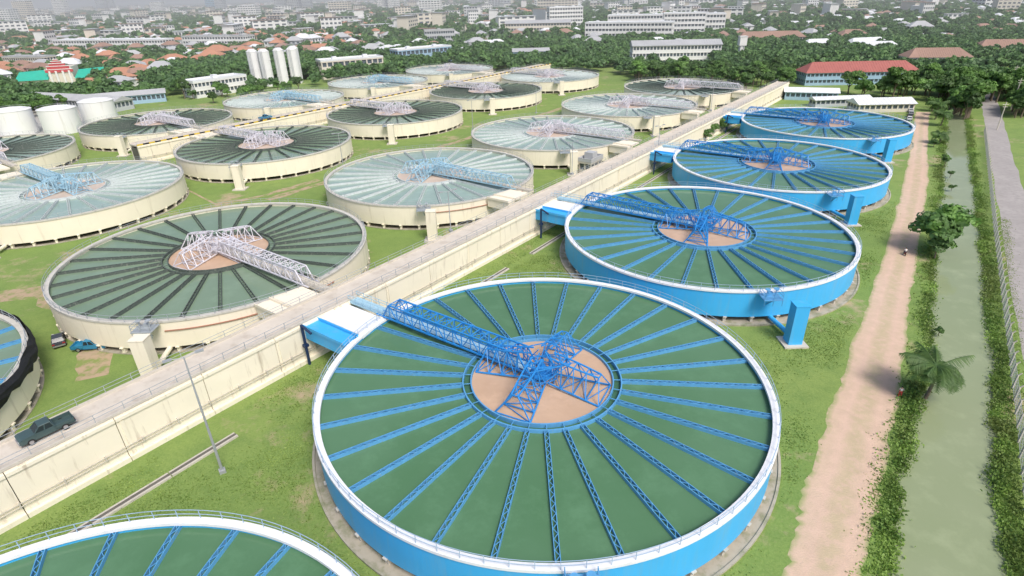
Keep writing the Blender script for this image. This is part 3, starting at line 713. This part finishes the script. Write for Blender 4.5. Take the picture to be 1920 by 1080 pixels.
palm(39.0,43.6,3.6,1.05,'coconut palm with arching fronds on the grassy canal bank')
palm(121,166,4.5,1.,'tall palm beside parked cars near the canal'); palm(117.2,158,3.5,.9,'palm beside the dirt road near the canal'); palm(104,139,2.2,.8,'young palm on the canal bank')
# bank weeds and grass tufts
def tufts(name,pts,h,label,mat,per=5,sz=.22,spread=.28):
    n=len(pts)*per; p=np.repeat(np.array(pts),per,0); p[:,:2]+=rng.normal(size=(n,2))*spread
    nr_=rng.normal(size=(n,3)); nr_[:,2]*=.6; nr_/=np.linalg.norm(nr_,axis=1)[:,None]
    c=np.stack([p[:,0],p[:,1],p[:,2]+rng.random(n)*h*p[:,3]],1)
    ob(name,quads_mesh(name,leaf_quads(c,nr_,sz,rng),[mat]),label=label,cat='grass',kind='stuff')
P=[]
for i in range(8,nr-2):
    for _ in range(150):
        t=rng.random()
        l=RW_[i][0]*(1-t)+RW_[i+1][0]*t; r=RW_[i][1]*(1-t)+RW_[i+1][1]*t
        cl=math.sin(l[1]*.33+1)+math.sin(l[1]*.91)+rng.normal()*.5; cr=math.sin(r[1]*.4)+math.sin(r[1]*1.13+2)+rng.normal()*.5
        if rng.random()<.5: P.append((l[0]+.15-abs(rng.normal())*.9,l[1],-.1,.2+.5*max(0,cl)))
        else: P.append((r[0]-.15+abs(rng.normal())*.7,r[1],-.1,.25+.35*max(0,cr)))
tufts('bank_weeds',P,.75,'rough green weeds along both canal banks',leafb,8,.09,.3)
P=[]
while len(P)<14000:
    s=rng.uniform(-45,120); t=rng.uniform(-16,48); x,y=st(s,t)
    if y<20 or y>110: continue
    if any((x-a)**2+(y-c)**2<21.1**2 for a,c in ((-23,8),(2.5,43.2),(28,78.2),(52.9,112.5))): continue
    if -11.4<t<2.2 or abs(t-44.7)<.5 or t<-13.4: continue
    if math.sin(x*.31+y*.17)+math.sin(x*.13-y*.41)+rng.normal()*.6<0 and t>0: continue
    P.append((x,y,0,rng.random()))
tufts('grass_tufts',P,.10,'short uneven grass between the tanks',leafg,4,.055,.35)
# fence
T=ob('boundary_fence',None,label='thin grey wire mesh fence with concrete posts along the canal',cat='fence')
F0=[st(20,-12.7),st(60,-12.4),st(110,-11.5),st(195,-10.4)]
b=MB()
for i in range(3):
    p,q=np.array(F0[i]),np.array(F0[i+1]); 
    for z in (.25,.55,.85,1.15,1.45): b.beam((*p,z),(*q,z),.03)
    n=int(np.linalg.norm(q-p)/.5)
    for j in range(n): 
        a=p+(q-p)*j/n; b.beam((*a,.1),(*a,1.45),.02)
ob('wire_mesh',b.mesh('wire_mesh',steel),T)
b=MB(); b.box((0,0,.8),(.14,.14,1.6)); b.beam((0,0,1.55),(.2,-.1,1.85),.1); pmsh=b.mesh('fence_post',conc)
for i in range(3):
    p,q=np.array(F0[i]),np.array(F0[i+1]); n=int(np.linalg.norm(q-p)/2.2)
    for j in range(n): a=p+(q-p)*j/n; ob('fence_post',pmsh,T,loc=(*a,0))
# ------------------------------------------------------------ lamps
def lamp(x,y,z,H,label):
    T=ob('street_lamp',None,loc=(x,y,z),rot=.6,label=label,cat='lamp post',group='lamp posts')
    b=MB(); b.cyl((0,0,0),(0,0,H),.11*H/12+.02,.05,10); b.box((0,0,.15),(.5,.5,.3)); ob('pole',b.mesh('pole',steel),T)
    b=MB()
    for s in (-1,1): b.cyl((0,0,H-.1),(s*.9,0,H+.1),.035,seg=6); b.box((s*1.1,0,H+.1),(.6,.26,.14))
    ob('lamp_head',b.mesh('lamp_head',steel),T)
lamp(-24.7,36.4,0,11.6,'tall thin grey lamp post standing in the grass')
for s,t in ((58,53.3),(92,53),(128,52.6),(165,51.6),(120,47.8),(80,104),(126,104.6),(160,106)):
    x,y=st(s,t); lamp(x,y,4.6 if 50<t<54 else 0,6 if 50<t<54 else 9,'slim grey lamp post beside the tanks')
for x,y,h in ((151,177,9),(172,205,9),(128,152,7)): 
    T=ob('utility_pole',None,loc=(x,y,0),label='concrete utility pole with cross arm beside the road',cat='utility pole',group='utility poles')
    b=MB(); b.cyl((0,0,0),(0,0,h),.16,.1,8); ob('pole',b.mesh('pole',conc),T); b=MB(); b.box((0,0,h-.6),(1.6,.1,.12)); b.box((0,0,h-1.2),(1.2,.1,.12)); ob('cross_arm',b.mesh('cross_arm',conc),T)
# ------------------------------------------------------------ vehicles (metres)
tyre=pmat('tyre_rubber',(.02,.02,.02),.9); glass=pmat('car_glass',(.02,.03,.035),.08); chrome=pmat('wheel_metal',(.45,.45,.47),.3,metal=.6); lampm=pmat('lamp_lens',(.7,.7,.65),.2); redl=pmat('red_lens',(.4,.02,.02),.3)
def vehicle(kind,paint,loc,rot,label,name,group=None):
    T=ob(name,None,loc=loc,rot=rot,label=label,cat='pickup truck' if kind=='pickup' else 'car',group=group); T.scale=(1/K,)*3
    b=MB(); W=1.8
    def extr(pr,w,mi=0):
        n=len(pr); b.add([(x,-w/2,z) for x,z in pr]+[(x,w/2,z) for x,z in pr],[tuple(range(n)),tuple(range(2*n-1,n-1,-1))]+[(i,i+n,(i+1)%n+n,(i+1)%n) for i in range(n)],mi)
    if kind=='pickup':
        extr([(-.75,.45),(2.45,.42),(2.6,.6),(2.58,.95),(2.3,1.1),(1.15,1.16),(-.75,1.12)],W)
        b.box((-1.7,0,.6),(1.9,W,.2)); 
        for s in (-1,1): b.box((-1.7,s*(W/2-.05),.85),(1.9,.1,.5))
        b.box((-2.62,0,.82),(.08,W,.56)); b.box((-.8,0,.9),(.08,W,.45)); gx=(-.72,1.15,-.55,.5)
    else:
        extr([(-2.05,.4),(2.0,.4),(2.15,.6),(2.1,.85),(1.1,.98),(-1.7,1.02),(-2.1,.9)],1.7); gx=(-1.65,1.05,-1.2,.35)
    b.box((2.6 if kind=='pickup' else 2.12,0,.52),(.14,W*.98,.2),mi=1); b.box((-2.68 if kind=='pickup' else -2.12,0,.5),(.12,W*.95,.18),mi=1)
    ob('body',b.mesh('body',[paint,chrome]),T)
    b=MB(); zt=1.72 if kind=='pickup' else 1.45; zb=1.1 if kind=='pickup' else .97; w0,w1=.86,.70
    b.add([(gx[0],-w0,zb),(gx[1],-w0,zb),(gx[1],w0,zb),(gx[0],w0,zb),(gx[2],-w1,zt),(gx[3],-w1,zt),(gx[3],w1,zt),(gx[2],w1,zt)],[(0,1,5,4),(1,2,6,5),(2,3,7,6),(3,0,4,7)]); ob('window',b.mesh('window',glass),T)
    b=MB(); b.box(((gx[2]+gx[3])/2,0,zt+.02),(gx[3]-gx[2]+.1,w1*2+.06,.07),taper=.94)
    for s in (-1,1):
        for x0,x1 in ((gx[0],gx[2]),(gx[1],gx[3]),((gx[0]+gx[1])/2-.05,(gx[2]+gx[3])/2)): b.beam((x0,s*(w0+.01),zb),(x1,s*(w1+.01),zt),.08)
    ob('roof',b.mesh('roof',[paint]),T)
    def fw(bb): bb.cyl((0,-.12,0),(0,.12,0),.38,seg=18)
    def fr(bb): bb.cyl((0,-.13,0),(0,.13,0),.22,seg=14)
    for x in (-1.6,1.6) if kind=='pickup' else (-1.3,1.3):
        for s in (-1,1): 
            w=ob('wheel',pm('wheel_tyre',fw,tyre),T,loc=(x,s*.8,.38)); ob('rim',pm('wheel_rim',fr,chrome),w)
    def fl_(bb): bb.box((0,0,0),(.08,.34,.16))
    for s in (-1,1):
        ob('headlight',pm('headlight',fl_,lampm),T,loc=(2.58 if kind=='pickup' else 2.1,s*.68,.82)); ob('tail_light',pm('tail_light',fl_,redl),T,loc=(-2.65 if kind=='pickup' else -2.08,s*.7,.85))
    return T
hu=math.atan2(U[1],U[0])
dgreen=pmat('dark_green_car_paint',(.06,.10,.10),.3); dgrey=pmat('dark_grey_car_paint',(.05,.055,.065),.3); cbl=pmat('blue_car_paint',(.03,.22,.38),.4); wht=pmat('white_car_paint',(.75,.75,.75),.35); slv=pmat('silver_car_paint',(.42,.43,.45),.35,metal=.4)
x,y=(-37.6,36.4); vehicle('pickup',dgreen,(x,y,4.605),hu+math.pi-.06,'dark green pickup truck driving on the cream channel','pickup_truck')
vehicle('car',dgrey,(-53,57.8,0),2.2,'dark grey car parked on grass beside a cream tank','parked_car'); vehicle('pickup',cbl,(-48.3,56.4,0),.1,'light blue pickup parked on grass beside a cream tank','pickup_truck')
vehicle('pickup',cbl,(-69,169.6,4.405),hu,'blue pickup parked on the channel road','pickup_truck')
for i,(x,y,pnt,c) in enumerate(((112.5,166.5,wht,'white'),(115,170.3,dgrey,'dark'),(117.6,173.8,slv,'silver'),(119.8,177.5,wht,'white'))):
    vehicle('car',pnt,(x+1.5,y,0.005),hu+.1,c+' car parked along the dirt road','parked_car','cars parked along the dirt road')
# ------------------------------------------------------------ people
skin=pmat('skin',(.45,.27,.18),.6); hair=pmat('black_hair',(.015,.012,.01),.6)
def skinobj(name,nodes,edges,rad,mat,parent):
    import bmesh
    bm=bmesh.new(); ly=bm.verts.layers.skin.verify(); vs=[bm.verts.new(p) for p in nodes]; [bm.edges.new((vs[a],vs[c])) for a,c in edges]
    for v,r in zip(vs,rad): v[ly].radius=(r,r)
    vs[0][ly].use_root=True
    me=bpy.data.meshes.new(name); bm.to_mesh(me); bm.free(); me.materials.append(mat)
    o=ob(name,me,parent); m=o.modifiers.new('s','SKIN'); m.use_smooth_shade=True; s=o.modifiers.new('u','SUBSURF'); s.levels=1; s.render_levels=1; return o
def person(x,y,z,rot,shirt,trou,label,pose='stand'):
    T=ob('person',None,loc=(x,y,z),rot=rot,label=label,cat='person'); T.scale=(1/K,)*3
    sit=pose!='stand'; hz=.93 if not sit else (.82 if pose=='ride' else .45)
    hips=(0,0,hz); ch=(.02 if not sit else .1,0,hz+.42); nk=(.03 if not sit else .13,0,hz+.56); hd=(.05 if not sit else .16,0,hz+.68)
    def leg(s): 
        if not sit: return [(0,s*.1,hz-.05),(.06*s,s*.12,.5),(.0-.05*s,s*.12,.08),(.12-.05*s,s*.13,.04)]
        if pose=='ride': return [(0,s*.12,hz),(.42,s*.17,.72),(.3,s*.16,.32),(.42,s*.16,.28)]
        return [(0,s*.12,hz),(.42,s*.16,.55),(.25,s*.15,.08),(.38,s*.15,.04)]
    def arm(s): return [(ch[0],s*.19,ch[2]+.04),(ch[0]+.06,s*.24,hz+.18),(ch[0]+(.16 if not sit else .38),s*.22,hz+(-.04 if not sit else .22)),(ch[0]+(.2 if not sit else .45),s*.21,hz+(-.1 if not sit else .22))]
    nodes=[hips,(0.01,0,hz+.2),ch,nk,hd,(hd[0]+.01,0,hd[2]+.1)]; rad=[.12,.12,.15,.055,.085,.07]; ed=[(0,1),(1,2),(2,3),(3,4),(4,5)]
    for s in (-1,1):
        i=len(nodes); nodes+=leg(s); rad+=[.1,.07,.045,.04]; ed+=[(0,i),(i,i+1),(i+1,i+2),(i+2,i+3)]
        i=len(nodes); nodes+=arm(s); rad+=[.055,.045,.032,.036]; ed+=[(2,i),(i,i+1),(i+1,i+2),(i+2,i+3)]
    skinobj('body',nodes,ed,rad,skin,T)
    nodes=[(0,0,hz+.05),(0.01,0,hz+.2),ch,(nk[0],0,nk[2]-.05)];rad=[.15,.145,.175,.08];ed=[(0,1),(1,2),(2,3)]
    for s in (-1,1):
        i=len(nodes); a=arm(s); nodes+=a[:2]; rad+=[.075,.065]; ed+=[(2,i),(i,i+1)]
    skinobj('shirt',nodes,ed,rad,shirt,T)
    nodes=[hips]; rad=[.14]; ed=[]
    for s in (-1,1):
        i=len(nodes); l=leg(s); nodes+=l[:3]; rad+=[.115,.085,.065]; ed+=[(0,i),(i,i+1),(i+1,i+2)]
    skinobj('trousers',nodes,ed,rad,trou,T)
    b=MB(); b.lathe([(.105,-.02),(.11,.05),(.08,.11),(.01,.13)],12); h=ob('hair',b.mesh('hair',hair),T,loc=(hd[0]-.02,0,hd[2]+.03)); return T
ws=pmat('white_cloth',(.7,.68,.66),.9); rs=pmat('red_cloth',(.5,.06,.05),.9); ds=pmat('dark_cloth',(.04,.04,.07),.9); mg=pmat('magenta_cloth',(.4,.02,.3),.9)
person(36.7,43.9,.0,1.,ws,rs,'person in a white shirt and red trousers on the canal bank')
person(-35.1,19.4,4.2,.8,mg,ds,'person in a magenta top crouching on the tank rim','crouch')
T=ob('motorcycle',None,loc=(57.0,76.0,.01),rot=hu+.2,label='small dark motorcycle with rider on the dirt road',cat='motorcycle'); T.scale=(1/K,)*3
def f_t(b):
    n=16
    for i in range(n):
        a=2*math.pi*i/n;c=2*math.pi*(i+1)/n; b.beam((.28*math.cos(a),0,.28*math.sin(a)),(.28*math.cos(c),0,.28*math.sin(c)),.09)
    for i in range(6):
        a=i*math.pi/3; b.beam((0,0,0),(.28*math.cos(a),0,.28*math.sin(a)),.02)
for x in (-.6,.62): ob('wheel',pm('moto_wheel',f_t,tyre),T,loc=(x,0,.31))
b=MB(); b.beam((.62,0,.31),(.45,0,.95),.07); b.beam((.45,-.32,1.0),(.45,.32,1.0),.04); b.beam((.42,0,.8),(.0,0,.45),.12); b.beam((0,0,.42),(-.6,0,.34),.1); b.box((0,0,.4),(.4,.24,.26)); b.box((.52,0,.85),(.14,.2,.2)); b.beam((0,0,.5),(-.55,0,.72),.2); ob('frame',b.mesh('frame',redl),T)
b=MB(); b.box((-.25,0,.76),(.75,.26,.1),taper=.85); ob('seat',b.mesh('seat',blk),T)
person(56.85,75.8,0.01,hu+.2,ws,ds,'person in a white shirt riding a motorcycle','ride')
# ------------------------------------------------------------ haze (real air volume over the far city)
m=bpy.data.materials.new('haze_air'); m.use_nodes=True; nt=m.node_tree; nt.nodes.clear()
o=nt.nodes.new('ShaderNodeOutputMaterial'); v=nt.nodes.new('ShaderNodeVolumePrincipled'); v.inputs['Color'].default_value=(.95,.98,1,1); v.inputs['Density'].default_value=.00034; v.inputs['Anisotropy'].default_value=.0
nt.links.new(v.outputs[0],o.inputs['Volume'])
b=MB(); b.box((0,3200,55),(9000,6000,112)); ob('sky_haze',b.mesh('sky_haze',m),kind='structure')
# ------------------------------------------------------------ scale to metres
for o in list(scn.objects):
    if o.parent is None: o.location=o.location*K; o.scale=o.scale*K
# ------------------------------------------------------------ camera
f,pt,rl=1083.9,math.radians(27.23),math.radians(-1.513)
Fw=Vector((0,math.cos(pt),-math.sin(pt))); Up=Vector((0,math.sin(pt),math.cos(pt))); Ri=Vector((1,0,0))
R2=math.cos(rl)*Ri+math.sin(rl)*Up; U2=-math.sin(rl)*Ri+math.cos(rl)*Up
cam=bpy.data.cameras.new('camera'); co=bpy.data.objects.new('camera',cam); COL.objects.link(co)
M=Matrix((R2,U2,-Fw)).transposed().to_4x4(); M.translation=Vector((0,0,35.4*K)); co.matrix_world=M
cam.sensor_width=36; cam.lens=36*f/1920; cam.clip_start=.5; cam.clip_end=30000; scn.camera=co
# ------------------------------------------------------------ light
w=bpy.data.worlds.new('World'); scn.world=w; w.use_nodes=True; nt=w.node_tree; bg=nt.nodes['Background']
sk=nt.nodes.new('ShaderNodeTexSky'); sk.sky_type='NISHITA'; sk.sun_disc=False
el,az=math.radians(52),math.radians(150)
sk.sun_elevation=el; sk.sun_rotation=az; sk.dust_density=4.0; sk.air_density=1.0
nt.links.new(sk.outputs[0],bg.inputs[0]); bg.inputs[1].default_value=.15
sd=Vector((math.sin(az)*math.cos(el),math.cos(az)*math.cos(el),math.sin(el)))
s=bpy.data.lights.new('sun','SUN'); s.energy=2.65; s.angle=math.radians(20); s.color=(1,.965,.92)
so=bpy.data.objects.new('sun',s); COL.objects.link(so); so.rotation_euler=(-sd).to_track_quat('-Z','Y').to_euler()
scn.view_settings.view_transform='Standard'; scn.view_settings.look='None'; scn.view_settings.exposure=0
